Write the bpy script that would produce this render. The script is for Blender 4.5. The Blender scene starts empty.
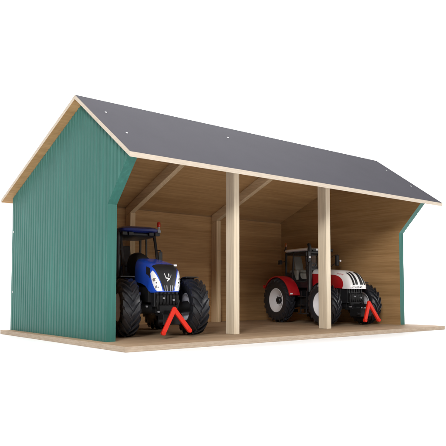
import bpy, math, random
from mathutils import Vector, Matrix

random.seed(7)
S = bpy.context.scene
COL = S.collection
R = math.radians

# ------------------------------------------------------------------ camera
cam = bpy.data.cameras.new('camera')
co = bpy.data.objects.new('camera', cam)
COL.objects.link(co)
co.location = (-.5948, -1.0811, .0998)
co.rotation_euler = (math.pi / 2 + .0586, 0, -.6894)
cam.sensor_fit = 'HORIZONTAL'
cam.sensor_width = 36
cam.lens = 36 * 615.55 / 446
cam.shift_y = 32.0 / 446
cam.clip_start = .01
cam.clip_end = 200
S.camera = co

# ------------------------------------------------------------------ light: white studio
W = bpy.data.worlds.new('World')
S.world = W
W.use_nodes = True
bg = W.node_tree.nodes['Background']
bg.inputs[0].default_value = (1, 1, 1, 1)
bg.inputs[1].default_value = .06


def area(name, loc, target, size, power, size_y=None, color=(1, 1, 1)):
    l = bpy.data.lights.new(name, 'AREA')
    l.energy = power
    l.color = color
    l.size = size
    if size_y:
        l.shape = 'RECTANGLE'
        l.size_y = size_y
    o = bpy.data.objects.new(name, l)
    COL.objects.link(o)
    o.location = loc
    d = Vector(target) - Vector(loc)
    o.rotation_euler = d.to_track_quat('-Z', 'Y').to_euler()
    return o


area('overhead_softbox', (.2, -2.0, 2.6), (.2, -.9, 0), 1.6, 8, color=(1, .985, .96))
area('key_softbox', (1.9, -3.1, 1.3), (.4, .1, .1), .9, 34, color=(1, .98, .95))
area('left_softbox', (-2.5, -2.4, 1.5), (.3, 0, .15), .8, 104, color=(1, .985, .96))
area('left_floor_fill', (-.4, -.7, 2.4), (-.4, -.3, 0), .9, 33)  # added fill, clears the grey halo from the ground at the left
area('top_floor_fill', (.1, .5, 3.0), (.0, .4, 0), 1.2, 40)  # added fill from above, lifts the floor left of the barn
area('rear_floor_fill', (1.9, 1.8, 2.6), (1.7, 1.6, 0), 2.4, 110)  # added fill, whitens the ground behind the right end of the barn
for i, (x, y) in enumerate(((-.6, 3.4), (2.4, 2.6), (4.0, .4))):
    area('backdrop_fill', (x, y, .4), (x + 2.4, y + 2.9, 2.0), 1.5, 82)  # unseen lamps added to burn the backdrop out to white

S.view_settings.view_transform = 'Standard'
S.view_settings.look = 'None'
S.view_settings.exposure = 0
S.view_settings.gamma = 1
S.cycles.use_denoising = True
S.cycles.max_bounces = 8
S.cycles.transparent_max_bounces = 16


# ------------------------------------------------------------------ materials
class NT:
    def __init__(s, name):
        s.m = bpy.data.materials.new(name)
        s.m.use_nodes = True
        s.t = s.m.node_tree
        s.b = s.t.nodes['Principled BSDF']

    def n(s, kind, **kw):
        x = s.t.nodes.new(kind)
        for k, v in kw.items():
            setattr(x, k, v)
        return x

    def l(s, a, b):
        s.t.links.new(a, b)

    def coords(s, scale=(1, 1, 1), off=(0, 0, 0), rot=(0, 0, 0)):
        tc = s.n('ShaderNodeTexCoord')
        mp = s.n('ShaderNodeMapping')
        mp.inputs['Scale'].default_value = scale
        mp.inputs['Location'].default_value = off
        mp.inputs['Rotation'].default_value = rot
        s.l(tc.outputs['Object'], mp.inputs['Vector'])
        return mp.outputs['Vector']

    def noise(s, vec, scale, detail=4, rough=.55, dist=0):
        x = s.n('ShaderNodeTexNoise')
        x.inputs['Scale'].default_value = scale
        x.inputs['Detail'].default_value = detail
        x.inputs['Roughness'].default_value = rough
        x.inputs['Distortion'].default_value = dist
        s.l(vec, x.inputs['Vector'])
        return x.outputs['Fac']

    def ramp(s, fac, stops):
        x = s.n('ShaderNodeValToRGB')
        e = x.color_ramp.elements
        while len(e) < len(stops):
            e.new(.5)
        for i, (p, c) in enumerate(stops):
            e[i].position = p
            e[i].color = (*c, 1) if len(c) == 3 else c
        s.l(fac, x.inputs['Fac'])
        return x.outputs['Color']

    def mix(s, a, b, fac, mode='MIX'):
        x = s.n('ShaderNodeMix', data_type='RGBA', blend_type=mode)
        for sock, v in ((x.inputs['Factor'], fac), (x.inputs['A'], a), (x.inputs['B'], b)):
            if isinstance(v, (int, float)):
                sock.default_value = v
            elif isinstance(v, tuple):
                sock.default_value = (*v, 1)
            else:
                s.l(v, sock)
        return x.outputs['Result']

    def bump(s, fac, strength, dist):
        x = s.n('ShaderNodeBump')
        x.inputs['Strength'].default_value = strength
        x.inputs['Distance'].default_value = dist
        s.l(fac, x.inputs['Height'])
        s.l(x.outputs['Normal'], s.b.inputs['Normal'])

    def math(s, op, a, b=0.0):
        x = s.n('ShaderNodeMath', operation=op)
        for i, v in enumerate((a, b)):
            if isinstance(v, (int, float)):
                x.inputs[i].default_value = v
            else:
                s.l(v, x.inputs[i])
        return x.outputs[0]


def wood(name, light, dark, axis, off=0.0, fine=1.0, knots=.5, spec=.25):
    """grain runs along axis (0,1,2)"""
    m = NT(name)
    sc = [1, 1, 1]
    sc[axis] = .05
    v = m.coords(tuple(sc), (off, off * 1.7, off * .6))
    sc2 = [1, 1, 1]
    sc2[axis] = .02
    v2 = m.coords(tuple(sc2), (off + 3, off, off))
    broad = m.noise(v, 34 * fine, 3, .5, .6)
    fib = m.noise(v2, 420 * fine, 3, .6)
    mid = m.noise(v, 130 * fine, 4, .6, .4)
    v3 = m.coords((1, 1, 1), (off * 2, 1, 5))
    blot = m.noise(v3, 7, 3, .5)
    c = m.ramp(m.math('ADD', m.math('MULTIPLY', broad, .55), m.math('MULTIPLY', mid, .45)),
               [(.34, dark), (.5, tuple((a + b) / 2 for a, b in zip(light, dark))), (.66, light)])
    c = m.mix(c, m.ramp(fib, [(.3, (.72, .68, .63)), (.62, (1, 1, 1))]), .8, 'MULTIPLY')
    c = m.mix(c, m.ramp(blot, [(.3, (.86, .84, .82)), (.7, (1, 1, 1))]), knots, 'MULTIPLY')
    m.l(c, m.b.inputs['Base Color'])
    m.b.inputs['Roughness'].default_value = .62
    m.b.inputs['Specular IOR Level'].default_value = spec
    m.bump(m.math('ADD', m.math('MULTIPLY', fib, .6), mid), .25, .0006)
    return m.m


def plyedge(name, light, dark, axis):
    """sawn plywood edge: thin layers seen end-on plus end grain noise"""
    m = NT(name)
    v = m.coords()
    sep = m.n('ShaderNodeSeparateXYZ')
    m.l(v, sep.inputs[0])
    nz = m.noise(v, 60, 3)
    zz = m.math('ADD', sep.outputs[axis], m.math('MULTIPLY', nz, .0012))
    lay = m.math('SINE', m.math('MULTIPLY', zz, 6.28 / .0042))
    sc = [1, 1, 1]
    sc[axis] = .5
    fib = m.noise(m.coords((.25, .25, 1)), 260, 3, .6)
    c = m.ramp(m.math('ADD', m.math('MULTIPLY', lay, .07), fib), [(.25, dark), (.7, light)])
    m.l(c, m.b.inputs['Base Color'])
    m.b.inputs['Roughness'].default_value = .75
    m.b.inputs['Specular IOR Level'].default_value = .2
    m.bump(fib, .35, .0008)
    return m.m


def paint(name, col, rough=.35, var=.12, spec=.5, coat=0.0, bump=.05, nscale=40, metal=0.0, rvar=.03):
    m = NT(name)
    v = m.coords()
    n = m.noise(v, nscale, 5, .6)
    lo = tuple(c * (1 - var) for c in col)
    hi = tuple(min(1, c * (1 + var)) for c in col)
    m.l(m.ramp(n, [(.3, lo), (.7, hi)]), m.b.inputs['Base Color'])
    r = m.n('ShaderNodeMapRange')
    r.inputs['To Min'].default_value = max(.02, rough - rvar)
    r.inputs['To Max'].default_value = rough + rvar
    m.l(m.noise(v, nscale * 3, 3), r.inputs['Value'])
    m.l(r.outputs[0], m.b.inputs['Roughness'])
    m.b.inputs['Specular IOR Level'].default_value = spec
    m.b.inputs['Metallic'].default_value = metal
    m.b.inputs['Coat Weight'].default_value = coat
    m.b.inputs['Coat Roughness'].default_value = .1
    if bump:
        m.bump(m.noise(v, nscale * 8, 3), bump, .0005)
    return m.m


def clear_glass(name):
    m = NT(name)
    out = m.t.nodes['Material Output']
    tr = m.n('ShaderNodeBsdfTransparent')
    tr.inputs[0].default_value = (.965, .975, .975, 1)
    gl = m.n('ShaderNodeBsdfGlossy')
    gl.inputs['Roughness'].default_value = .04
    fr = m.n('ShaderNodeFresnel')
    fr.inputs[0].default_value = 1.45
    mx = m.n('ShaderNodeMixShader')
    ge = m.n('ShaderNodeNewGeometry')
    m.l(m.math('MULTIPLY', fr.outputs[0], m.math('SUBTRACT', 1.0, ge.outputs['Backfacing'])), mx.inputs[0])
    m.l(tr.outputs[0], mx.inputs[1])
    m.l(gl.outputs[0], mx.inputs[2])
    m.l(mx.outputs[0], out.inputs['Surface'])
    return m.m


def streaky(name, col):
    """satin paint on ribbed board: faint vertical brush and handling streaks"""
    m = NT(name)
    a = m.noise(m.coords((1, 1, .03)), 150, 3, .6)
    b = m.noise(m.coords((1, 1, .12)), 46, 4, .6)
    c = m.noise(m.coords(), 6, 3, .5)
    f = m.math('ADD', m.math('MULTIPLY', a, .5), m.math('ADD', m.math('MULTIPLY', b, .25), m.math('MULTIPLY', c, .25)))
    m.l(m.ramp(f, [(.3, tuple(x * .8 for x in col)), (.52, col), (.68, tuple(x * 1.32 + .006 for x in col))]), m.b.inputs['Base Color'])
    m.b.inputs['Roughness'].default_value = .45
    m.b.inputs['Specular IOR Level'].default_value = .24
    m.bump(a, .08, .0005)
    return m.m


MT = dict(
    white_sheet=paint('white_sheet', (.93, .93, .93), .6, .01, .2, bump=0, nscale=3),
    wood_x=wood('plywood_long_grain', (.55, .335, .158), (.40, .228, .096), 0, 0),
    wood_floor=wood('floor_plywood', (.52, .38, .255), (.355, .24, .15), 0, 2.2),
    wood_y=wood('plywood_side_grain', (.44, .272, .125), (.305, .18, .075), 1, 1.3),
    wood_post=wood('planed_beech', (.82, .725, .58), (.72, .615, .465), 2, 4.1, 1.0, .25),
    wood_rafter=wood('planed_pine_rafter', (.80, .63, .42), (.62, .45, .27), 1, 8.1, 1.0, .3),
    wood_beam=wood('planed_pine', (.80, .62, .41), (.60, .43, .25), 2, 6.1, 1.0, .3),
    edge_z=plyedge('plywood_sawn_edge', (.46, .37, .285), (.35, .27, .2), 2),
    edge_roof=plyedge('roof_sawn_edge', (.58, .505, .42), (.48, .405, .325), 2),
    green=streaky('green_paint', (.031, .134, .112)),
    roof=paint('grey_roof_film', (.056, .054, .066), .75, .035, .08, bump=.03, nscale=9),
    steel=paint('screw_steel', (.5, .5, .5), .3, .05, .5, metal=1.0, bump=0),
    black=paint('black_plastic', (.012, .012, .014), .42, .2, .45),
    black_soft=paint('dull_black', (.0065, .0065, .0075), .6, .2, .3),
    rubber=paint('tyre_rubber', (.018, .019, .024), .34, .25, .5, bump=.1, nscale=60),
    blue=paint('blue_paint', (.015, .085, .60), .24, .06, .5, coat=.5, bump=0),
    navy=paint('dark_blue_paint', (.012, .022, .15), .3, .08, .5, coat=.3, bump=0),
    red=paint('red_paint', (.42, .008, .014), .3, .06, .5, coat=.3, bump=0),
    hitch_red=paint('orange_red_paint', (.64, .020, .006), .5, .06, .25, bump=.03),
    white=paint('white_paint', (.82, .82, .83), .3, .02, .5, coat=.3, bump=0),
    cream=paint('cream_plastic', (.26, .245, .22), .5, .05, .4, bump=.03),
    rim_white=paint('white_rim_paint', (.8, .8, .84), .35, .04, .5, bump=.03),
    rim_grey=paint('silver_rim_paint', (.74, .75, .83), .3, .06, .5, bump=.03),
    chrome=paint('chrome_lamp', (.8, .82, .86), .14, .05, .5, metal=.85, bump=0),
    lamp=paint('clear_lamp_lens', (.86, .88, .92), .12, .06, .6, coat=.6, bump=0, nscale=200),
    grey=paint('grey_metal', (.32, .32, .34), .35, .1, .5, metal=.6),
    red_lens=paint('red_lens', (.45, .02, .012), .2, .1, .6, coat=.5, bump=0),
    amber=paint('amber_lens', (.22, .06, .012), .2, .1, .6, coat=.5, bump=0),
    seat=paint('dark_seat_fabric', (.03, .03, .035), .8, .3, .2, bump=.3, nscale=120),
    glass=clear_glass('cab_glass'),
    text_red=paint('red_print', (.42, .02, .03), .4, .02, .4, bump=0),
    text_grey=paint('dark_grey_print', (.055, .055, .07), .4, .02, .4, bump=0),
)


# ------------------------------------------------------------------ mesh builder
class MB:
    def __init__(s):
        s.v, s.f, s.mi = [], [], []

    def face(s, idx, m=0):
        s.f.append(tuple(idx))
        s.mi.append(m)

    def add(s, pts):
        i = len(s.v)
        s.v += [tuple(p) for p in pts]
        return i

    def box(s, x0, x1, y0, y1, z0, z1, m=0):
        i = s.add([(x, y, z) for z in (z0, z1) for y in (y0, y1) for x in (x0, x1)])
        for q in ((0, 2, 3, 1), (4, 5, 7, 6), (0, 1, 5, 4), (2, 6, 7, 3), (0, 4, 6, 2), (1, 3, 7, 5)):
            s.face([i + k for k in q], m)
        return s

    def prism(s, poly, axis, a, b, mats=None, m=0):
        """poly in the two other axes, extruded along axis from a to b; mats: one per side"""
        def P(p, t):
            q = list(p)
            q.insert(axis, t)
            return q
        n = len(poly)
        i = s.add([P(p, a) for p in poly] + [P(p, b) for p in poly])
        s.face([i + k for k in range(n)][::-1], m)
        s.face([i + n + k for k in range(n)], m)
        for k in range(n):
            s.face((i + k, i + (k + 1) % n, i + n + (k + 1) % n, i + n + k), mats[k] if mats else m)
        return s

    def bar(s, p, q, w, h, up=(0, 0, 1), m=0, w2=None, h2=None):
        p, q = Vector(p), Vector(q)
        d = (q - p).normalized()
        x = d.cross(Vector(up))
        if x.length < 1e-5:
            x = d.cross(Vector((0, 1, 0)))
        x.normalize()
        y = x.cross(d)
        w2 = w2 or w
        h2 = h2 or h
        pts = []
        for c, ww, hh in ((p, w, h), (q, w2, h2)):
            for a, b in ((-1, -1), (1, -1), (1, 1), (-1, 1)):
                pts.append(c + x * a * ww / 2 + y * b * hh / 2)
        i = s.add(pts)
        s.face((i + 3, i + 2, i + 1, i), m)
        s.face((i + 4, i + 5, i + 6, i + 7), m)
        for k in range(4):
            s.face((i + k, i + (k + 1) % 4, i + 4 + (k + 1) % 4, i + 4 + k), m)
        return s

    def tube(s, path, r, n=10, m=0, cap=True):
        path = [Vector(p) for p in path]
        rs = r if isinstance(r, (list, tuple)) else [r] * len(path)
        rings = []
        x = None
        for k, p in enumerate(path):
            d = (path[min(k + 1, len(path) - 1)] - path[max(k - 1, 0)]).normalized()
            if x is None:
                x = d.orthogonal().normalized()
            else:
                x = (x - d * x.dot(d)).normalized()
            y = d.cross(x)
            rings.append(s.add([p + (x * math.cos(t) + y * math.sin(t)) * rs[k]
                                for t in (2 * math.pi * j / n for j in range(n))]))
        for a, b in zip(rings, rings[1:]):
            for j in range(n):
                s.face((a + j, a + (j + 1) % n, b + (j + 1) % n, b + j), m)
        if cap:
            s.face([rings[0] + j for j in range(n)][::-1], m)
            s.face([rings[-1] + j for j in range(n)], m)
        return s

    def lathe_x(s, prof, n=48, c=(0, 0, 0), m=0, closed=False):
        """prof: (x, r) pairs turned about the x axis"""
        rings = []
        for x, r in prof:
            if r < 1e-6:
                rings.append((s.add([(c[0] + x, c[1], c[2])]), 1))
            else:
                rings.append((s.add([(c[0] + x, c[1] + r * math.cos(t), c[2] + r * math.sin(t))
                                     for t in (2 * math.pi * j / n for j in range(n))]), n))
        prs = list(zip(rings, rings[1:]))
        if closed:
            prs.append((rings[-1], rings[0]))
        for (a, na), (b, nb) in prs:
            for j in range(n):
                k = (j + 1) % n
                if na == 1 and nb == 1:
                    continue
                if na == 1:
                    s.face((a, b + k, b + j), m)
                elif nb == 1:
                    s.face((a + j, a + k, b), m)
                else:
                    s.face((a + j, a + k, b + k, b + j), m)
        return s

    def grid(s, rows, m=0):
        """rows of points -> quads"""
        w = len(rows[0])
        i = s.add([p for r in rows for p in r])
        for a in range(len(rows) - 1):
            for b in range(w - 1):
                s.face((i + a * w + b, i + a * w + b + 1, i + (a + 1) * w + b + 1, i + (a + 1) * w + b), m)
        return i

    def shell(s, outer, inner, m=0):
        """two matching grids of points joined round the rim into a solid plate"""
        A, B = len(outer), len(outer[0])
        i = s.grid(outer, m)
        j = s.grid([r[:] for r in inner], m)
        rim = [(0, b) for b in range(B)] + [(a, B - 1) for a in range(1, A)] + \
              [(A - 1, b) for b in range(B - 2, -1, -1)] + [(a, 0) for a in range(A - 2, 0, -1)]
        for k in range(len(rim)):
            (a, b), (c, d) = rim[k], rim[(k + 1) % len(rim)]
            s.face((i + a * B + b, i + c * B + d, j + c * B + d, j + a * B + b), m)
        return s

    def build(s, name, mats, parent=None, smooth=None, bevel=0, seg=2, loc=None):
        me = bpy.data.meshes.new(name)
        me.from_pydata(s.v, [], s.f)
        if not isinstance(mats, (list, tuple)):
            mats = [mats]
        for m in mats:
            me.materials.append(MT[m])
        for p, k in zip(me.polygons, s.mi):
            p.material_index = k
        import bmesh
        bm = bmesh.new()
        bm.from_mesh(me)
        bmesh.ops.recalc_face_normals(bm, faces=bm.faces)
        bm.to_mesh(me)
        bm.free()
        if smooth:
            me.polygons.foreach_set('use_smooth', [True] * len(me.polygons))
            me.set_sharp_from_angle(angle=R(smooth))
        o = bpy.data.objects.new(name, me)
        COL.objects.link(o)
        if parent:
            o.parent = parent
        if loc:
            o.location = loc
        if bevel:
            b = o.modifiers.new('bevel', 'BEVEL')
            b.width = bevel
            b.segments = seg
            b.limit_method = 'ANGLE'
            b.angle_limit = R(35)
            b.harden_normals = False
        return o


def empty(name, label, cat, loc=(0, 0, 0), rz=0):
    o = bpy.data.objects.new(name, None)
    o.empty_display_size = .05
    COL.objects.link(o)
    o.location = loc
    o.rotation_euler = (0, 0, rz)
    o['label'] = label
    o['category'] = cat
    return o


# ------------------------------------------------------------------ setting
BASE_T = .0104
zg = -BASE_T
# one seamless white sheet: flat floor, rounded cove, upright back
m = MB()
rows = []
prof = [(0, 0), (.8, 0), (1.6, 0), (3.0, 0)] + [(3.0 + 2 * math.sin(R(a)), 2 - 2 * math.cos(R(a))) for a in range(6, 91, 6)] + [(5.0, 3.5), (5.0, 5.5)]
for r, z in prof:
    rows.append([(.35 + r * math.cos(2 * math.pi * k / 96), .1 + r * math.sin(2 * math.pi * k / 96), zg + z)
                 for k in range(97)] if r else None)
c0 = m.add([(.35, .1, zg)])
back = math.degrees(math.atan2(.77, .635))
ids = []
for (r, z), row in zip(prof[1:], rows[1:]):
    ids.append(m.add(row[:-1]))
for k in range(96):
    m.face((c0, ids[0] + k, ids[0] + (k + 1) % 96))
for a, b, (r, z) in zip(ids, ids[1:], prof[2:]):
    for k in range(96):
        ang = (k + .5) * 360 / 96
        off = abs((ang - back + 180) % 360 - 180)
        if z > 0 and off > 105:
            continue                       # open towards the photographer
        m.face((a + k, a + (k + 1) % 96, b + (k + 1) % 96, b + k))
g = m.build('ground', 'white_sheet', smooth=60)
g['kind'] = 'structure'

# ------------------------------------------------------------------ the toy barn
barn = empty('toy_barn', 'open fronted wooden toy barn with green ribbed side walls and grey pitched roof', 'toy barn')

L, D, T = 1.0, .507, .0209
YR, ZR = .109, .516            # ridge, top
YE, ZE = -.12, .354            # front eave, top
YB, ZB = .536, .341            # back eave, top
RT = .0098                     # vertical thickness of a roof panel
SF = (ZR - ZE) / (YR - YE)
SB = (ZR - ZB) / (YB - YR)


def under(y):                  # roof underside
    return ZR - RT - (SF * (YR - y) if y < YR else SB * (y - YR))


# base plate
m = MB()
bx0, bx1, by0, by1 = -.0231, 1.0319, -.1127, .5155
m.prism([(by0, -BASE_T), (by1, -BASE_T), (by1, 0), (by0, 0)], 0, bx0, bx1, mats=[1, 1, 0, 1], m=1)
base = m.build('base_plate', ['wood_floor', 'edge_z'], barn, bevel=.0009)

# side walls: ribbed green outside, plain wood inside
ZF = .2725
YF, ZFT = -.0866, .3676
GAP = .0006


def wall_x(m, xo, xi, sgn):
    pitch = .0139
    prof = [(0, 0), (.50, 0), (.58, .0012), (.66, .0013), (.74, -.0007), (.84, -.0009), (.93, 0)]
    ys = []
    y = YF
    k = 0
    while True:
        for f, h in prof:
            yy = YF + (k + f) * pitch
            if yy < D:
                ys.append((yy, h))
        k += 1
        if YF + k * pitch > D:
            break
    for q in (0.0, YR):
        ys.append((q, 0.0 if q == 0 else None))
    ys.append((D, 0))
    ys.sort(key=lambda p: p[0])
    out = []
    for i, (y, h) in enumerate(ys):
        if h is None:
            h = ys[i - 1][1]
        if 0 <= y < .003 or y < YF + .004 or y > D - .006:
            h = 0
        # the leading edge strip along the flare is left flat
        lo = 0.0 if y >= 0 else ZF + (-y) / (-YF) * (ZFT - ZF)
        hi = under(y) - GAP
        if out and abs(y - out[-1][0]) < 1e-5:
            continue
        out.append((y, h, lo, max(hi, lo + 1e-5)))
    A, B, Ci, Di = [], [], [], []
    for y, h, lo, hi in out:
        A.append((xo - sgn * h, y, lo))
        B.append((xo - sgn * h, y, hi))
        Ci.append((xi, y, lo))
        Di.append((xi, y, hi))
    # at y = 0 the lower edge jumps from the flare foot to the floor
    a, b, c, d = m.add(A), m.add(B), m.add(Ci), m.add(Di)
    k0 = [i for i, p in enumerate(out) if abs(p[0]) < 1e-5][0]
    foot_o = m.add([(xo, 0, ZF)])
    foot_i = m.add([(xi, 0, ZF)])
    for i in range(len(out) - 1):
        la, lc = a + i + 1, c + i + 1
        if i + 1 == k0:
            la, lc = foot_o, foot_i
        m.face((a + i, la, b + i + 1, b + i), 0)
        m.face((c + i, d + i, d + i + 1, lc), 1)
        m.face((a + i, c + i, lc, la), 0)
        m.face((b + i, b + i + 1, d + i + 1, d + i), 0)
    m.face((a + k0, foot_o, foot_i, c + k0), 0)
    e = len(out) - 1
    m.face((a + e, b + e, d + e, c + e), 0)
    m.face((a, b, d, c), 0)


def screw(parent, p, nrm, r=.0034):
    """countersunk screw head with a cross slot"""
    nrm = Vector(nrm).normalized()
    x = nrm.orthogonal().normalized()
    y = nrm.cross(x)
    p = Vector(p)
    m = MB()
    m.tube([p - nrm * .004, p + nrm * .0002, p + nrm * .0009, p + nrm * .0011], [r * .9, r, r * .85, r * .4], 14)
    o = m.build('screw', 'steel', parent, smooth=40)
    return o


for xo, xi, sg in ((0, T, 1), (L, L - T, -1)):
    m = MB()
    wall_x(m, xo, xi, -sg)
    w = m.build('side_wall', ['green', 'wood_y'], barn, bevel=0)
    for z in (.2533, .0975):
        screw(w, (xo, D - .0105, z), (-sg, 0, 0), .003)

# back wall (between the side walls)
m = MB()
yb0, yb1 = .496, .5055
zt = under(yb1) - .0008
m.box(T + .0003, L - T - .0003, yb0, yb1, .0003, zt)
m.build('back_wall', 'wood_x', barn)

# roof: two panels, butted at the ridge
m = MB()
ax = .0215
ux, uz = .0046, .0052
m.prism([(YR, ZR), (YE, ZE), (YE + .001, ZE - RT), (YR, ZR - RT)], 0, -ax, L + ax, mats=[0, 1, 2, 1], m=1)
rf = m.build('roof_panel', ['roof', 'edge_roof', 'wood_x'], barn, bevel=.0007)
m = MB()
m.prism([(YR + .0004, ZR - .0004), (YR + .0004, ZR - RT), (YB - .003, under(YB - .003)), (YB, ZB - .002), (YB - .001, ZB)],
        0, -ax + .0004, L + ax - .0004, mats=[1, 2, 1, 1, 0], m=1)
m.build('roof_panel', ['roof', 'edge_roof', 'wood_x'], barn, bevel=.0007)
nf = Vector((0, -SF, 1)).normalized()
for x in (.0172, .3475, .664, .9825):
    for y in (.0437, -.0415):
        if (x, y) in ((.664, .0437), (.664, -.0415), (.3475, -.0415)):
            continue                                     # filled over, not to be seen
        screw(rf, (x, y, ZR - SF * (YR - y)), nf, .0025)

# posts, rear posts and rafters
PX = (.3325, .6555)
PW = .0170
for x in PX:
    x1 = x + PW
    y0, y1 = .0041, .0329
    m = MB()
    i0 = [(y0, .0002), (y1, .0002), (y1, under(y1) - .0006), (y0, under(y0) - .0006)]
    m.prism(i0, 0, x, x1)
    m.build('post', 'wood_post', barn, bevel=.0007)
    ry0, ry1 = .4680, .4955
    rz = lambda y: .334 - .377 * (y - .468)
    m = MB()
    m.prism([(ry0, .0002), (ry1, .0002), (ry1, under(ry1) - .0292), (ry0, under(ry0) - .0302)], 0, x, x1)
    m.build('rear_post', 'wood_beam', barn, bevel=.0007)
    m = MB()
    m.prism([(YR + .0006, under(YR) - .0008), (YR + .0006, under(YR) - .0318), (ry1, under(ry1) - .0282), (ry1, under(ry1) - .0008)],
            0, x + .0003, x1 - .0003)
    m.build('rafter', 'wood_rafter', barn, bevel=.0007)
    m = MB()
    m.prism([(YR - .0006, under(YR) - .0008), (y1 + .0003, under(y1) - .0008), (y1 + .0003, under(y1) - .0318), (YR - .0006, under(YR) - .0318)],
            0, x + .0003, x1 - .0003)
    m.build('rafter', 'wood_rafter', barn, bevel=.0007)


# ------------------------------------------------------------------ tractors
def interp(keys, t):
    """piecewise Catmull-Rom through evenly spaced keys, t in 0..1"""
    n = len(keys) - 1
    u = min(max(t, 0), 1) * n
    i = min(int(u), n - 1)
    f = u - i
    p = [keys[max(i - 1, 0)], keys[i], keys[i + 1], keys[min(i + 2, n)]]
    if not isinstance(p[0], tuple):
        p = [(q,) for q in p]
    return tuple(.5 * (2 * b + (c - a) * f + (2 * a - 5 * b + 4 * c - d) * f * f + (3 * b - a - 3 * c + d) * f ** 3)
                 for a, b, c, d in zip(*p))


class Hood:
    def __init__(s, top, bot, half, ex):
        s.top, s.bot, s.half, s.ex = top, bot, half, ex

    def P(s, t, q):
        ty, tz = interp(s.top, t)
        by, bz = interp(s.bot, t)
        h = interp(s.half, t)[0]
        e = interp(s.ex, t)[0]
        a = q * math.pi / 2
        x = h * math.copysign(abs(math.sin(a)) ** (2 / e), a)
        w = abs(math.cos(a)) ** (2 / e)
        return Vector((x, by + (ty - by) * w, bz + (tz - bz) * w))

    def N(s, t, q):
        e = .004
        d1 = s.P(min(t + e, 1), q) - s.P(max(t - e, 0), q)
        q0, q1 = max(q - e, -1), min(q + e, 1)
        d2 = s.P(t, q1) - s.P(t, q0)
        n = d2.cross(d1)
        if n.length < 1e-12:
            return Vector((0, 0, 1))
        n.normalize()
        c = s.P(t, q) - Vector((0, .03, .13))
        return n if n.dot(c) > 0 else -n

    def body(s, nt=44, nq=40):
        m = MB()
        rows = []
        for a in range(nt + 1):
            t = a / nt
            r = []
            for b in range(nq + 1):
                q = -1 + 2 * b / nq
                q = math.copysign(abs(q) ** .8, q)
                r.append(s.P(t, q))
            rows.append(r)
        i = m.grid(rows)
        w = nq + 1
        m.face([i + b for b in range(w)])
        m.face([i + nt * w + b for b in range(w)])
        for a in range(nt):
            m.face((i + a * w, i + (a + 1) * w, i + (a + 1) * w + nq, i + a * w + nq))
        return m

    def patch(s, fn, nu=14, nv=14, off=.0009, sink=.0015, m=None):
        """fn(u,v)->(t,q), u,v in 0..1; a thin plate lying on the hood"""
        m = m or MB()
        o, i = [], []
        for a in range(nu + 1):
            ro, ri = [], []
            for b in range(nv + 1):
                t, q = fn(a / nu, b / nv)
                p, n = s.P(t, q), s.N(t, q)
                ro.append(p + n * off)
                ri.append(p - n * sink)
            o.append(ro)
            i.append(ri)
        return m.shell(o, i)

    def quad(s, c, nu=14, nv=14, off=.0009, m=None):
        """c: four (t,q) corners, in order"""
        def fn(u, v):
            a = [c[0][k] * (1 - v) + c[1][k] * v for k in (0, 1)]
            b = [c[3][k] * (1 - v) + c[2][k] * v for k in (0, 1)]
            return a[0] * (1 - u) + b[0] * u, a[1] * (1 - u) + b[1] * u
        return s.patch(fn, nu, nv, off, m=m)

    def text(s, body, name, mat, parent, fn, off=.0012):
        """lettering laid on the hood; fn(x,y)->(t,q) with x,y of the text in 0..1"""
        cu = bpy.data.curves.new(name, 'FONT')
        cu.body = body
        cu.size = 1
        cu.resolution_u = 4
        ob = bpy.data.objects.new(name, cu)
        COL.objects.link(ob)
        bpy.context.view_layer.update()
        me = bpy.data.meshes.new_from_object(ob)
        COL.objects.unlink(ob)
        bpy.data.objects.remove(ob)
        xs = [v.co.x for v in me.vertices]
        x0, x1 = min(xs), max(xs)
        for v in me.vertices:
            t, q = fn((v.co.x - x0) / (x1 - x0), v.co.y / .72)
            v.co = s.P(t, q) + s.N(t, q) * off
        me.materials.clear()
        me.materials.append(MT[mat])
        o = bpy.data.objects.new(name, me)
        COL.objects.link(o)
        o.parent = parent
        so = o.modifiers.new('solidify', 'SOLIDIFY')
        so.thickness = .0002
        return o


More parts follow.
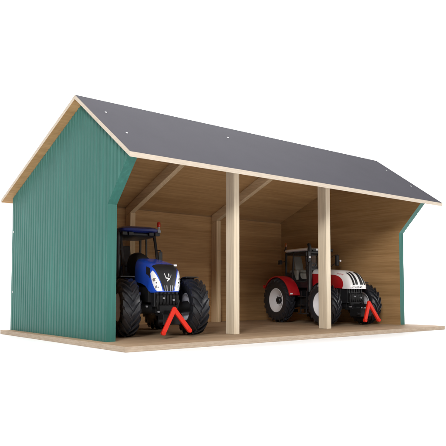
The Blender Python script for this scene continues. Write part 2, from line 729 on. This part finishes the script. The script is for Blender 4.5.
def make_wheel(par, loc, Rw, w, rimr, rim_mat, side, lugs, dish):
    """side: +1 the outer face looks along +x. wheel disc > tyre, hub"""
    m = MB()
    ho = w * .36
    prof = [(ho * 1.0, rimr * 1.02), (ho * 1.06, rimr * .96), (ho * .93, rimr * .90), (ho * .72, rimr * .82),
            (ho * .70 - dish * .45, rimr * .55), (ho * .68 - dish, rimr * .36), (ho * .68 - dish, 0)]
    inner = [(-ho * .2, 0), (-ho * .2, rimr * .5), (-ho * .35, rimr * .82), (-ho * .95, rimr * .9), (-ho * 1.05, rimr * .97), (-ho, rimr * 1.02)]
    m.lathe_x([(side * x, r) for x, r in prof] + [(side * x, r) for x, r in inner], 48, closed=False)
    k = len(m.v)
    m.lathe_x([(side * ho, rimr * 1.02), (-side * ho, rimr * 1.02)], 48)
    rim = m.build('wheel', rim_mat, par, smooth=35, loc=loc)
    # tyre: casing and chevron lugs
    m = MB()
    h = w / 2
    lh = Rw * .09
    rc = Rw - lh
    pr = [(h * .70, rimr * .97), (h * .86, rimr * 1.08), (h * .98, rimr + (rc - rimr) * .45), (h * .97, rimr + (rc - rimr) * .72),
          (h * .86, rc * .965), (h * .55, rc * .995), (0, rc)]
    full = pr + [(-x, r) for x, r in pr[-2::-1]]
    m.lathe_x(full + [(-h * .6, rimr * .96), (h * .6, rimr * .96)], 72, closed=True)

    def on(x):                       # casing radius at |x|
        x = abs(x)
        q = [(0, rc), (h * .55, rc * .995), (h * .86, rc * .965), (h * .97, rimr + (rc - rimr) * .72)]
        for (a, ra), (b, rb) in zip(q, q[1:]):
            if x <= b:
                return ra + (rb - ra) * (x - a) / (b - a)
        return q[-1][1]
    for sgn in (-1, 1):
        for k in range(lugs):
            a0 = 2 * math.pi * (k + (.5 if sgn > 0 else 0)) / lugs
            st = []
            span = 2 * math.pi / lugs
            for x, lag, wd, hh in ((-.06, -.1, .26, .9), (.2, .25, .27, 1), (.5, .72, .30, 1), (.78, 1.08, .34, .97), (.97, 1.3, .42, .6), (1.01, 1.36, .44, .1)):
                X = sgn * x * h
                r0 = on(X) if x < .96 else (rimr + (rc - rimr) * (.78 if x < 1 else .5))
                st.append((X, r0, a0 + lag * span, wd * span, hh * lh))
            prev = None
            for X, r0, a, wd, hh in st:
                pts = []
                for da, rr in ((-.5, r0 - .001), (-.36, r0 + hh), (.36, r0 + hh), (.5, r0 - .001)):
                    t = a + da * wd
                    # a grows against the way the front of the tyre shows it: lugs rise outward
                    pts.append((X + (sgn * hh * .25 if r0 < rc * .96 else 0), -rr * math.cos(t), rr * math.sin(t)))
                i = m.add(pts)
                if prev is None:
                    m.face((i, i + 1, i + 2, i + 3))
                else:
                    for q in range(3):
                        m.face((prev + q, prev + q + 1, i + q + 1, i + q))
                prev = i
            m.face((prev, prev + 1, prev + 2, prev + 3))
    m.build('tyre', 'rubber', rim, smooth=32)
    m = MB()
    xo = side * (ho * .68 - dish)
    m.lathe_x([(xo - side * .001, rimr * .30), (xo + side * .006, rimr * .29), (xo + side * .009, rimr * .22), (xo + side * .009, 0)], 24)
    for k in range(8):
        t = 2 * math.pi * k / 8
        m.tube([(xo, rimr * .42 * math.cos(t), rimr * .42 * math.sin(t)), (xo + side * .003, rimr * .42 * math.cos(t), rimr * .42 * math.sin(t))], rimr * .035, 6)
    m.build('hub', 'black', rim, smooth=40)
    return rim


def arc_plate(m, cx0, cx1, cy, cz, r, th, a0, a1, n=16, lip=0.0):
    """curved mudguard about the x axis between angles (deg, 0 = forward, 90 = up)"""
    o, i = [], []
    for k in range(n + 1):
        t = R(a0 + (a1 - a0) * k / n)
        dy, dz = -math.cos(t), math.sin(t)
        row_o, row_i = [], []
        for x, e in ((cx0, -lip), (cx0 + (cx1 - cx0) * .12, 0), (cx0 + (cx1 - cx0) * .88, 0), (cx1, -lip)):
            row_o.append((x, cy + dy * (r + th + e), cz + dz * (r + th + e)))
            row_i.append((x, cy + dy * (r + e), cz + dz * (r + e)))
        o.append(row_o)
        i.append(row_i)
    return m.shell(o, i)


def tractor(P):
    t = empty('toy_tractor', P['label'], 'toy tractor', (P['x'], P['y'], 0), -P['th'])
    k = P['kind']
    Rf, Rr, wf, wr, tf, tr, wb = P['Rf'], P['Rr'], P['wf'], P['wr'], P['tf'], P['tr'], P['wb']
    # chassis
    m = MB()
    m.box(-.02, .02, -.03, .12, .052, .112)
    m.box(-.026, .026, .10, wb + .03, .05, .115)
    m.tube([(-tf / 2 + .01, 0, Rf), (-.03, 0, Rf - .004), (.03, 0, Rf - .004), (tf / 2 - .01, 0, Rf)], [.014, .011, .011, .014], 12)
    m.tube([(-tr / 2 + .01, wb, Rr), (tr / 2 - .01, wb, Rr)], .017, 14)
    m.box(-.017, .017, -.046, -.02, .046, .098)
    for j in range(7):
        xx = -.0225 + .0075 * j
        m.prism([(-.0425, .068), (-.0425, .094), (-.049, .094), (-.0535, .090), (-.0535, .077), (-.050, .070)], 0, xx - .0029, xx + .0029)
    for sx in (-1, 1):
        m.box(sx * .028 - .006, sx * .028 + .006, -.02, .075, .075, .108)
        m.tube([(sx * .03, .012, Rf + .004), (sx * (tf / 2 - .02), .014, Rf + .002)], .004, 8)
        m.box(sx * .046 - .017, sx * .046 + .017, .07, .135, .045, .082)
        m.tube([(sx * .022, -.045, .09), (sx * .026, -.053, .078), (sx * .022, -.05, .06)], .0022, 7)
    ch = m.build('chassis', 'black_soft', t, smooth=35, bevel=.0015)
    for x, y, z in ((-.036, -.008, .066), (.034, -.008, .062), (-.011, -.054, .0845), (.012, -.054, .0805), (-.02, -.047, .055), (.021, -.047, .052)):
        m = MB()
        m.tube([(x, y - .012 if y > -.03 else y + .004, z), (x, y - .0035, z)], .0022, 8)
        m.build('bolt', 'grey', ch, smooth=40)
    for pth in ([(-.016, -.044, .048), (-.016, -.055, .048), (-.010, -.06, .036)], [(-.010, -.044, .05), (-.009, -.056, .046), (-.005, -.06, .034)]):
        m = MB()
        m.tube(pth, .0016, 6)
        m.build('hydraulic_hose', 'grey', ch, smooth=40)
    # steps on both sides
    for sx in (-1, 1):
        m = MB()
        for z in (.03, .056, .082):
            m.box(sx * .066 - .010, sx * .066 + .010, .10, .128, z, z + .003)
        for y in (.10, .127):
            m.bar((sx * .066, y, .03), (sx * .062, y, .10), .003, .003)
        m.build('ladder', 'black', t)

    # hood
    H = P['hood']
    hood = H.body().build('hood', P['hood_mat'], t, smooth=50)
    if k == 'blue':
        H.quad([(.50, -.41), (.50, .41), (.955, .115), (.955, -.115)], 24, 24, .0007).build('grille', 'black', hood, smooth=50)
        m = MB()                                          # chrome ribs low in the grille
        for q in (-.105, -.036, .036, .105):
            H.quad([(.83, q - .012), (.83, q + .012), (.945, q * .9 + .012), (.945, q * .9 - .012)], 6, 2, .0016, m=m)
        m.build('grille_rib', 'grey', hood, smooth=50)
        for s in (-1, 1):
            # long slanting headlamps wrapping the corners
            def fn(u, v, s=s):
                tt = .60 + .33 * v
                c = .54 - .24 * v
                wd = (.045 + .165 * math.sin(math.pi * min(1, .10 + .72 * v)))
                return tt, s * (c + (u - .35) * 2 * wd * .95)
            hl = H.patch(fn, 10, 16, .0012).build('headlight', 'lamp', hood, smooth=50)
            m = MB()
            for vv in (.36, .66):
                c = H.P(.60 + .36 * vv, s * (.60 - .22 * vv))
                nn = H.N(.60 + .36 * vv, s * (.60 - .22 * vv))
                m.tube([c, c + nn * .0018, c + nn * .0022], [.0042, .0042, .003], 14)
            m.build('reflector', 'chrome', hl, smooth=40)
            m = MB()
            c = H.P(.78, s * .44) + H.N(.78, s * .44) * .0012
            m.tube([c, c + H.N(.78, s * .44) * .0008], .0018, 8)
            m.build('lamp_bulb', 'black', hl)
            # black vents on the flank

            m = MB()
            H.quad([(.36, s * .60), (.50, s * .555), (.615, s * .80), (.42, s * .87)], 10, 10, .0008, m=m)
            m.build('vent', 'black', hood, smooth=50)
        # leaf emblem: two upright strokes, a short side stroke and a curl below
        m = MB()
        for q4 in ([(.690, -.043), (.690, -.030), (.738, -.022), (.738, -.032)],
                   [(.692, .004), (.692, .015), (.730, .013), (.730, .005)],
                   [(.705, .050), (.705, .060), (.738, .046), (.738, .038)],
                   [(.735, -.030), (.745, .012), (.757, .014), (.750, -.030)],
                   [(.745, .014), (.752, .028), (.786, -.010), (.780, -.016)]):
            H.quad(q4, 4, 3, .0016, m=m)
        m.build('emblem', 'white', hood)
        m = MB()
        c = H.P(.50, .33) + Vector((0, -.001, .0006))
        m.box(c.x - .0035, c.x + .0035, c.y - .003, c.y + .003, c.z - .001, c.z + .003)
        m.build('front_glint', 'lamp', hood, bevel=.0008)  # pale block shaped in place of a reflected highlight on the hood
    else:
        for s in (-1, 1):
            def red(u, v, s=s):
                tt = .0 + .665 * u
                q0 = .60 + .06 * u + .26 * max(0, (u - .5) / .5) ** 2.2
                return tt, s * (q0 + (1.0 - q0) * v)
            H.patch(red, 24, 10, .0006).build('side_panel', 'red', hood, smooth=50)
            f = (lambda x, y, s=s: (.535 - .13 * (1 - x if s < 0 else x), s * (.545 - .075 * y)))
            if s < 0:
                f = lambda x, y: (.40 + .15 * x, -(.56 - .09 * y))
            else:
                f = lambda x, y: (.55 - .15 * x, (.56 - .09 * y))
            H.text('STEYR', 'lettering', 'text_red', hood, f, .0008)
        for q in (-.33, -.135, .06, .255):
            m = MB()
            H.quad([(.56, q * .8 - .03), (.545, q * .8 + .05), (.865, q + .07), (.865, q - .06)], 18, 5, .0008, m=m)
            m.build('air_slot', 'black', hood, smooth=50)
        H.text('CVT 6230', 'lettering', 'text_grey', hood, lambda x, y: (.965 - .06 * y, -.60 + .66 * x), .0008)
        for s in (-1, 1):
            m = MB()
            H.quad([(.975, s * .10), (.975, s * .62), (.995, s * .62), (.995, s * .10)], 3, 8, .0012, m=m)
            m.build('headlight', 'lamp', hood, smooth=50)
    if k == 'blue':
        m = MB()
        sec = [(-.031, .112), (-.031, .172), (-.027, .185), (-.022, .1895), (-.008, .190), (0, .186), (.010, .177), (.024, .172), (.030, .166), (.031, .112)]
        st = [(.0735, .84), (.079, .93), (.090, .985), (.108, 1.0), (.130, 1.0), (.135, .97)]
        rows = [[(x * (.94 + .06 * f), y, .112 + (z - .112) * f) for x, z in sec] for y, f in st]
        i0 = m.grid(rows)
        k_ = len(sec)
        m.face([i0 + j for j in range(k_)])
        m.face([i0 + (len(st) - 1) * k_ + j for j in range(k_)])
        for a_ in range(len(st) - 1):
            m.face((i0 + a_ * k_, i0 + (a_ + 1) * k_, i0 + (a_ + 1) * k_ + k_ - 1, i0 + a_ * k_ + k_ - 1))
        m.build('engine_cowl', 'black_soft', t, smooth=50)
    # lower grille / radiator guard under the hood
    m = MB()
    hb = P['guard_top']
    for x in (-.022, -.013, -.004, .005, .014, .023):
        m.box(x - .0022, x + .0022, -.047, -.040, .068, hb)
    m.box(-.028, .028, -.043, -.02, .066, hb - .001)
    m.build('radiator_guard', 'black', t, bevel=.0008)

    # cab
    C = P['cab']
    x0 = C['hw']
    yf, yr, zf, zr = C['yf'], C['yr'], C['zfloor'], C['zroof']
    yfb = C['yfb']
    m = MB()
    m.prism([(yfb + .004, zf), (yr - .004, zf), (yr - .004, zf + .05), (yr - .03, zf + .05), (yr - .045, zf + .022), (yfb + .02, zf + .018), (yfb + .004, zf + .03)], 0, -x0 + .006, x0 - .006)
    cab = m.build('cab', 'black', t, bevel=.002)
    zs = zf + .045
    A = {}
    for sx in (-1, 1):
        for nm, p, q, wd in (('front', (sx * (x0 - .004), yfb, zs - .03), (sx * (x0 - .005), yf, zr), .0062),
                             ('mid', (sx * (x0 - .001), (yf + yr) / 2 + .012, zs - .02), (sx * (x0 - .004), (yf + yr) / 2 + .008, zr), .0046),
                             ('rear', (sx * (x0 - .006), yr, zs - .03), (sx * (x0 - .006), yr - .004, zr), .0058)):
            MB().bar(p, q, wd, wd, up=(1, 0, 0)).build('pillar', 'black', cab, bevel=.001)
            A[nm, sx] = (Vector(p), Vector(q))
    # panes
    def pane(a, b, c, d):
        pts = [Vector(p) for p in (a, b, c, d)]
        nn = (pts[1] - pts[0]).cross(pts[3] - pts[0]).normalized() * .0006
        m = MB()
        m.shell([[pts[0] + nn, pts[1] + nn], [pts[3] + nn, pts[2] + nn]], [[pts[0] - nn, pts[1] - nn], [pts[3] - nn, pts[2] - nn]])
        return m.build('window', 'glass', cab)

    def at(key, f):
        return A[key][0].lerp(A[key][1], f)
    e = Vector((.0045, 0, 0))
    pane(at(('front', -1), .28) + e, at(('front', 1), .28) - e, at(('front', 1), .98) - e, at(('front', -1), .98) + e)
    pane(at(('rear', -1), .45) + e, at(('rear', 1), .45) - e, at(('rear', 1), .98) - e, at(('rear', -1), .98) + e)
    for sx in (-1, 1):
        e2 = Vector((0, .004, 0))
        pane(at(('front', sx), .2) + e2, at(('mid', sx), .15) - e2, at(('mid', sx), .98) - e2, at(('front', sx), .98) + e2)
        pane(at(('mid', sx), .15) + e2, at(('rear', sx), .4) - e2, at(('rear', sx), .98) - e2, at(('mid', sx), .98) + e2)
    # roof: soft-edged shell with a shallow dome
    def roof(m, hx, ya, yb, z0, z1, dome):
        nx, ny = 14, 14
        rows = []
        for lev, (ins, zz) in enumerate(((.004, z0), (0, z0 + (z1 - z0) * .3), (0, z0 + (z1 - z0) * .7), (.004, z1))):
            ring = []
            for kk in range(40):
                a = 2 * math.pi * kk / 40
                ca, sa = math.cos(a), math.sin(a)
                ex = 2 / 7
                X = (hx - ins) * math.copysign(abs(ca) ** ex, ca)
                Y = (ya + yb) / 2 + ((yb - ya) / 2 - ins) * math.copysign(abs(sa) ** ex, sa)
                ring.append((X, Y, zz))
            rows.append(m.add(ring))
        for a, b in zip(rows, rows[1:]):
            for j in range(40):
                m.face((a + j, a + (j + 1) % 40, b + (j + 1) % 40, b + j))
        m.face([rows[0] + j for j in range(40)][::-1])
        cx, cy = 0, (ya + yb) / 2
        last = rows[-1]
        for f, dz in ((.75, .55), (.4, .9)):
            ring = []
            for j in range(40):
                p = m.v[rows[-1] + j]
                ring.append((cx + (p[0] - cx) * f, cy + (p[1] - cy) * f, z1 + dome * dz))
            nr = m.add(ring)
            for j in range(40):
                m.face((last + j, last + (j + 1) % 40, nr + (j + 1) % 40, nr + j))
            last = nr
        c = m.add([(cx, cy, z1 + dome)])
        for j in range(40):
            m.face((last + j, last + (j + 1) % 40, c))
        return m
    rm = roof(MB(), C['rhw'], C['ry0'], C['ry1'], zr + .001, zr + C['rth'], C['dome']).build('cab_roof', P['roof_mat'], cab, smooth=40)
    m = roof(MB(), C['rhw'] - .004, C['ry0'] + .004, C['ry1'] - .004, zr - .009, zr + .0005, 0)
    m.build('roof_lining', 'black', cab, smooth=40)
    for sx in (-1, 1):
        for xx in (.042, .026):
            m = MB()
            z = zr - .003 if k == 'blue' else zr + .004
            y = C['ry0'] - .001
            m.box(sx * xx - .006, sx * xx + .006, y - .003, y + .006, z - .004, z + .004)
            wl = m.build('work_light', 'black', cab, bevel=.001)
    # dashboard, steering wheel, seat
    m = MB()
    m.prism([(yfb + .004, zs - .02), (yfb + .03, zs - .02), (yfb + .034, zs + .012), (yfb + .022, zs + .022), (yfb + .006, zs + .014)], 0, -.022, .022)
    m.build('dashboard', 'black', cab, bevel=.003)
    m = MB()
    c = Vector((0, yfb + .045, zs + .024))
    ax_ = Vector((0, .55, .83)).normalized()
    u_ = Vector((1, 0, 0))
    v_ = ax_.cross(u_)
    ring = [c + (u_ * math.cos(a) + v_ * math.sin(a)) * .0165 for a in (2 * math.pi * j / 24 for j in range(25))]
    m.tube(ring, .0019, 7, cap=False)
    m.tube([c - ax_ * .03, c], .0025, 7)
    for a in (0, 2.1, 4.2):
        m.bar(c, c + (u_ * math.cos(a) + v_ * math.sin(a)) * .016, .003, .002)
    m.build('steering_wheel', 'black', cab, smooth=40)
    m = MB()
    sy = (yf + yr) / 2 + .028
    m.box(-.017, .017, sy - .022, sy + .014, zs + .004, zs + .014)
    m.prism([(sy + .008, zs + .012), (sy + .02, zs + .012), (sy + .028, zs + .058), (sy + .021, zs + .06)], 0, -.016, .016)
    m.box(-.012, .012, sy - .014, sy + .010, zs - .03, zs + .004)
    m.box(-.034, -.024, sy - .02, sy + .02, zs - .02, zs + .012)
    m.box(.024, .034, sy - .02, sy + .02, zs - .02, zs + .012)
    m.build('seat', P['seat_mat'], cab, bevel=.004)

    # rear mudguards
    for sx in (-1, 1):
        m = MB()
        xa, xb = sorted((sx * (tr / 2 - wr * (.48 if k == 'blue' else .75)), sx * (tr / 2 + wr * (.42 if k == 'blue' else .36))))
        arc_plate(m, xa, xb, wb, Rr, Rr + .0035, .0035, P['fa0'], P['fa1'], 24, .0012)
        fd = m.build('mudguard', P['fender_mat'], t, smooth=40)
        # inner cheek from cab to wing
        m = MB()
        xi = sx * (tr / 2 - wr * (.5 if k == 'blue' else .77))
        pts = []
        for j in range(13):
            a = R(P['fa0'] + (P['fa1'] - P['fa0']) * j / 12)
            pts.append((wb - math.cos(a) * (Rr + .003), Rr + math.sin(a) * (Rr + .003)))
        pts.append((wb + .02, .09))
        pts.append((wb - .045, .09))
        m.prism(pts, 0, xi - sx * .002, xi)
        m.build('mudguard_cheek', P['fender_mat'], fd)
        m = MB()
        a = R(150)
        xm = sx * (tr / 2 + wr * .2)
        yy, zz = wb - math.cos(a) * (Rr + .009), Rr + math.sin(a) * (Rr + .012)
        m.box(xm - .008, xm + .008, yy - .003, yy + .003, zz - .003, zz + .007)
        m.build('tail_lamp', 'red_lens', fd, bevel=.001)
        if k != 'blue':
            m = MB()
            a = R(P['fa0'] + 3)
            yy, zz = wb - math.cos(a) * (Rr + .0075), Rr + math.sin(a) * (Rr + .0075)
            m.box(xm - .004, xm + .004, yy - .0015, yy + .001, zz - .0015, zz + .003)
            m.build('side_reflector', 'lamp', fd)
        # front mudguards, close over the tyre
        m = MB()
        xa, xb = sorted((sx * (tf / 2 - wf * .45), sx * (tf / 2 + wf * .3)))
        arc_plate(m, xa, xb, 0, Rf, Rf + .003, .0018, 82, 168, 14, .001)
        m.bar((sx * (tf / 2 - wf * .5), .012, Rf + .01), (sx * (tf / 2 - wf * .3), .02, Rf * 2 + .003), .004, .004)
        m.build('front_mudguard', 'black', t, smooth=40)

    # wheels
    for sx in (-1, 1):
        wh = make_wheel(t, (sx * tf / 2, 0, Rf), Rf, wf, P['rimf'], P['rim_mat'], sx, 18, P['dish'])
        wh.rotation_euler = (sx * .31, 0, P.get('steer', 0))
        make_wheel(t, (sx * tr / 2, wb, Rr), Rr, wr, P['rimr'], P['rim_mat'], sx, 20, P['dish'])

    # exhaust stack
    X = P['exhaust']
    m = MB()
    m.tube([(X[0], X[1], .098), (X[0], X[1], .118), (X[0], X[1], .121), (X[0], X[1], X[2] - .052), (X[0], X[1], X[2] - .049),
            (X[0], X[1], X[2] - .006), (X[0], X[1] + .002, X[2]), (X[0], X[1] + .006, X[2] + .004)],
           [.0085, .0085, .0075, .0075, .0055, .0055, .0055, .0052], 16)
    m.tube([(X[0] * .5, X[1] - .002, .112), (X[0], X[1], .108)], .006, 10)
    m.build('exhaust', 'black', t, smooth=40)

    if k != 'blue':
        m = MB()
        m.tube([(-.044, .232, .196), (-.056, .243, .194)], .0016, 6)
        m.box(-.064, -.054, .239, .249, .186, .200)
        m.build('rear_work_light', 'black', t, bevel=.0015)

    # mirrors
    for sx, mm in ((-1, P['mirror_r']), (1, P['mirror_l'])):
        c = Vector(mm)
        top = A['front', sx][0].lerp(A['front', sx][1], P['mirror_at'])
        m = MB()
        m.tube([top, (c.x, c.y, c.z + P['mh'] * .62), (c.x, c.y, c.z - P['mh'] * .5)], .0013, 7)
        m.tube([A['front', sx][0].lerp(A['front', sx][1], P['mirror_at'] - .3), (c.x, c.y, c.z - P['mh'] * .1)], .001, 6)
        mo = m.build('mirror', 'black', t, smooth=40)
        m = MB()
        m.box(c.x - P['mw'] / 2, c.x + P['mw'] / 2, c.y - .004, c.y + .004, c.z - P['mh'] / 2, c.z + P['mh'] / 2)
        m.build('mirror_housing', 'black', mo, bevel=.0022)
        if k != 'blue':
            m = MB()
            lx, lz = (c.x - .003, c.z - .002) if sx < 0 else (c.x + .006, c.z - .001)
            m.tube([(lx, c.y - .006, lz), (lx, c.y - .0095, lz)], [.0026, .0030], 12)
            m.build('mirror_dot', 'lamp', mo)  # small pale disc in front of the mirror housing

    # beacon
    b = P['beacon']
    m = MB()
    m.tube([(b[0], b[1], b[2] - .012), (b[0], b[1], b[2])], .0022, 8)
    m.box(b[0] - .004, b[0] + .004, b[1] - .004, b[1] + .004, b[2] - .014, b[2] - .008)
    bs = m.build('beacon', 'grey' if k == 'blue' else 'black', cab)
    m = MB()
    m.tube([(b[0], b[1], b[2]), (b[0], b[1], b[2] + .010), (b[0], b[1], b[2] + .0125), (b[0], b[1], b[2] + .0135)], [.0045, .0045, .0036, .0015], 14)
    m.build('beacon_lens', P['beacon_mat'], cab, smooth=50)

    # red front linkage: two arms from one top bracket
    a, f0, f1, wd = P['apex'], P['foot_r'], P['foot_l'], P['arm']
    m = MB()
    av = Vector(a)
    for f in (f0, f1):
        fv = Vector(f)
        dd = (fv - av).normalized()
        m.bar(av - dd * wd * .45, fv, wd, wd * .7, up=(0, -1, .2))
        m.tube([fv + Vector((0, -wd * .5, 0)), fv + Vector((0, wd * .5, 0))], wd * .5, 14)
    m.build('front_linkage', 'hitch_red', t, bevel=.0012)
    m = MB()
    m.box(-.008, .008, -.05, a[1] + .004, a[2] - .012, a[2] - .003)
    m.box(-.02, .02, a[1] + .012, -.045, .028, .05)
    m.tube([(-.03, a[1] + .016, .036), (.03, a[1] + .016, .036)], .004, 10)
    m.build('linkage_bracket', 'black_soft', t, bevel=.001)
    # rear drawbar and lift arms
    m = MB()
    m.box(-.012, .012, wb + .02, wb + .062, .03, .04)
    for sx in (-1, 1):
        m.bar((sx * .02, wb + .02, .055), (sx * .03, wb + .085, .04), .006, .008)
    m.build('rear_linkage', 'black_soft', t, bevel=.001)
    return t


hood_blue = Hood(
    top=[(.072, .1765), (.05, .1735), (.022, .169), (-.006, .164), (-.028, .1585), (-.041, .148), (-.051, .127), (-.056, .105), (-.0555, .098)],
    bot=[(.072, .121), (.05, .120), (.022, .117), (-.002, .112), (-.016, .107), (-.024, .102), (-.029, .099), (-.031, .0965), (-.031, .0955)],
    half=[.033, .034, .0345, .035, .0355, .0355, .034, .032, .030],
    ex=[5, 5, 5, 5, 4.6, 4.0, 3.2, 2.8, 2.8])
hood_white = Hood(
    top=[(.118, .168), (.08, .1665), (.04, .1645), (.005, .162), (-.022, .158), (-.045, .149), (-.060, .133), (-.067, .117), (-.0675, .1065)],
    bot=[(.118, .112), (.08, .112), (.04, .111), (.005, .110), (-.015, .1085), (-.026, .1075), (-.036, .107), (-.041, .1065), (-.042, .106)],
    half=[.031, .032, .033, .034, .0345, .0345, .0345, .034, .033],
    ex=[3.6, 3.6, 3.6, 3.6, 3.4, 3.2, 3.0, 3.0, 3.0])

tractor(dict(
    kind='blue', label='blue toy tractor with silver headlights parked in the left bay beside the green wall',
    x=.177, y=.0808, th=.2163, Rf=.0644, Rr=.080, wf=.043, wr=.046, tf=.1607, tr=.162, wb=.215,
    hood=hood_blue, hood_mat='blue', guard_top=.104, roof_mat='navy', fender_mat='blue', rim_mat='rim_grey', seat_mat='seat',
    cab=dict(hw=.049, yf=.152, yfb=.112, yr=.255, zfloor=.115, zroof=.2425, rhw=.0505, ry0=.125, ry1=.275, rth=.0135, dome=.007),
    fa0=40, fa1=165, rimf=.031, rimr=.042, dish=.010, steer=-.045,
    exhaust=(-.062, .112, .235), mirror_r=(-.072, .112, .19), mirror_l=(.0425, .103, .184), mirror_at=.62, mh=.024, mw=.009,
    beacon=(.050, .135, .259), beacon_mat='red_lens',
    apex=(.0, -.088, .061), foot_r=(-.030, -.102, .0125), foot_l=(.031, -.098, .0165), arm=.0095))

tractor(dict(
    kind='red', label='red and white toy tractor with white wheel rims behind the right post',
    x=.8432, y=.098, th=.1691, Rf=.0617, Rr=.0708, wf=.0351, wr=.0351, tf=.1515, tr=.1559, wb=.2247,
    hood=hood_white, hood_mat='white', guard_top=.108, roof_mat='white', fender_mat='red', rim_mat='rim_white', seat_mat='cream',
    cab=dict(hw=.050, yf=.125, yfb=.115, yr=.235, zfloor=.11, zroof=.224, rhw=.053, ry0=.11, ry1=.24, rth=.010, dome=.003),
    fa0=12, fa1=150, rimf=.037, rimr=.0385, dish=.011,
    exhaust=(-.052, .098, .240), mirror_r=(-.060, .092, .205), mirror_l=(.058, .10, .196), mirror_at=.8, mh=.034, mw=.012,
    beacon=(-.045, .232, .243), beacon_mat='amber',
    apex=(.0, -.102, .067), foot_r=(-.026, -.114, .0185), foot_l=(.026, -.112, .0185), arm=.0095))
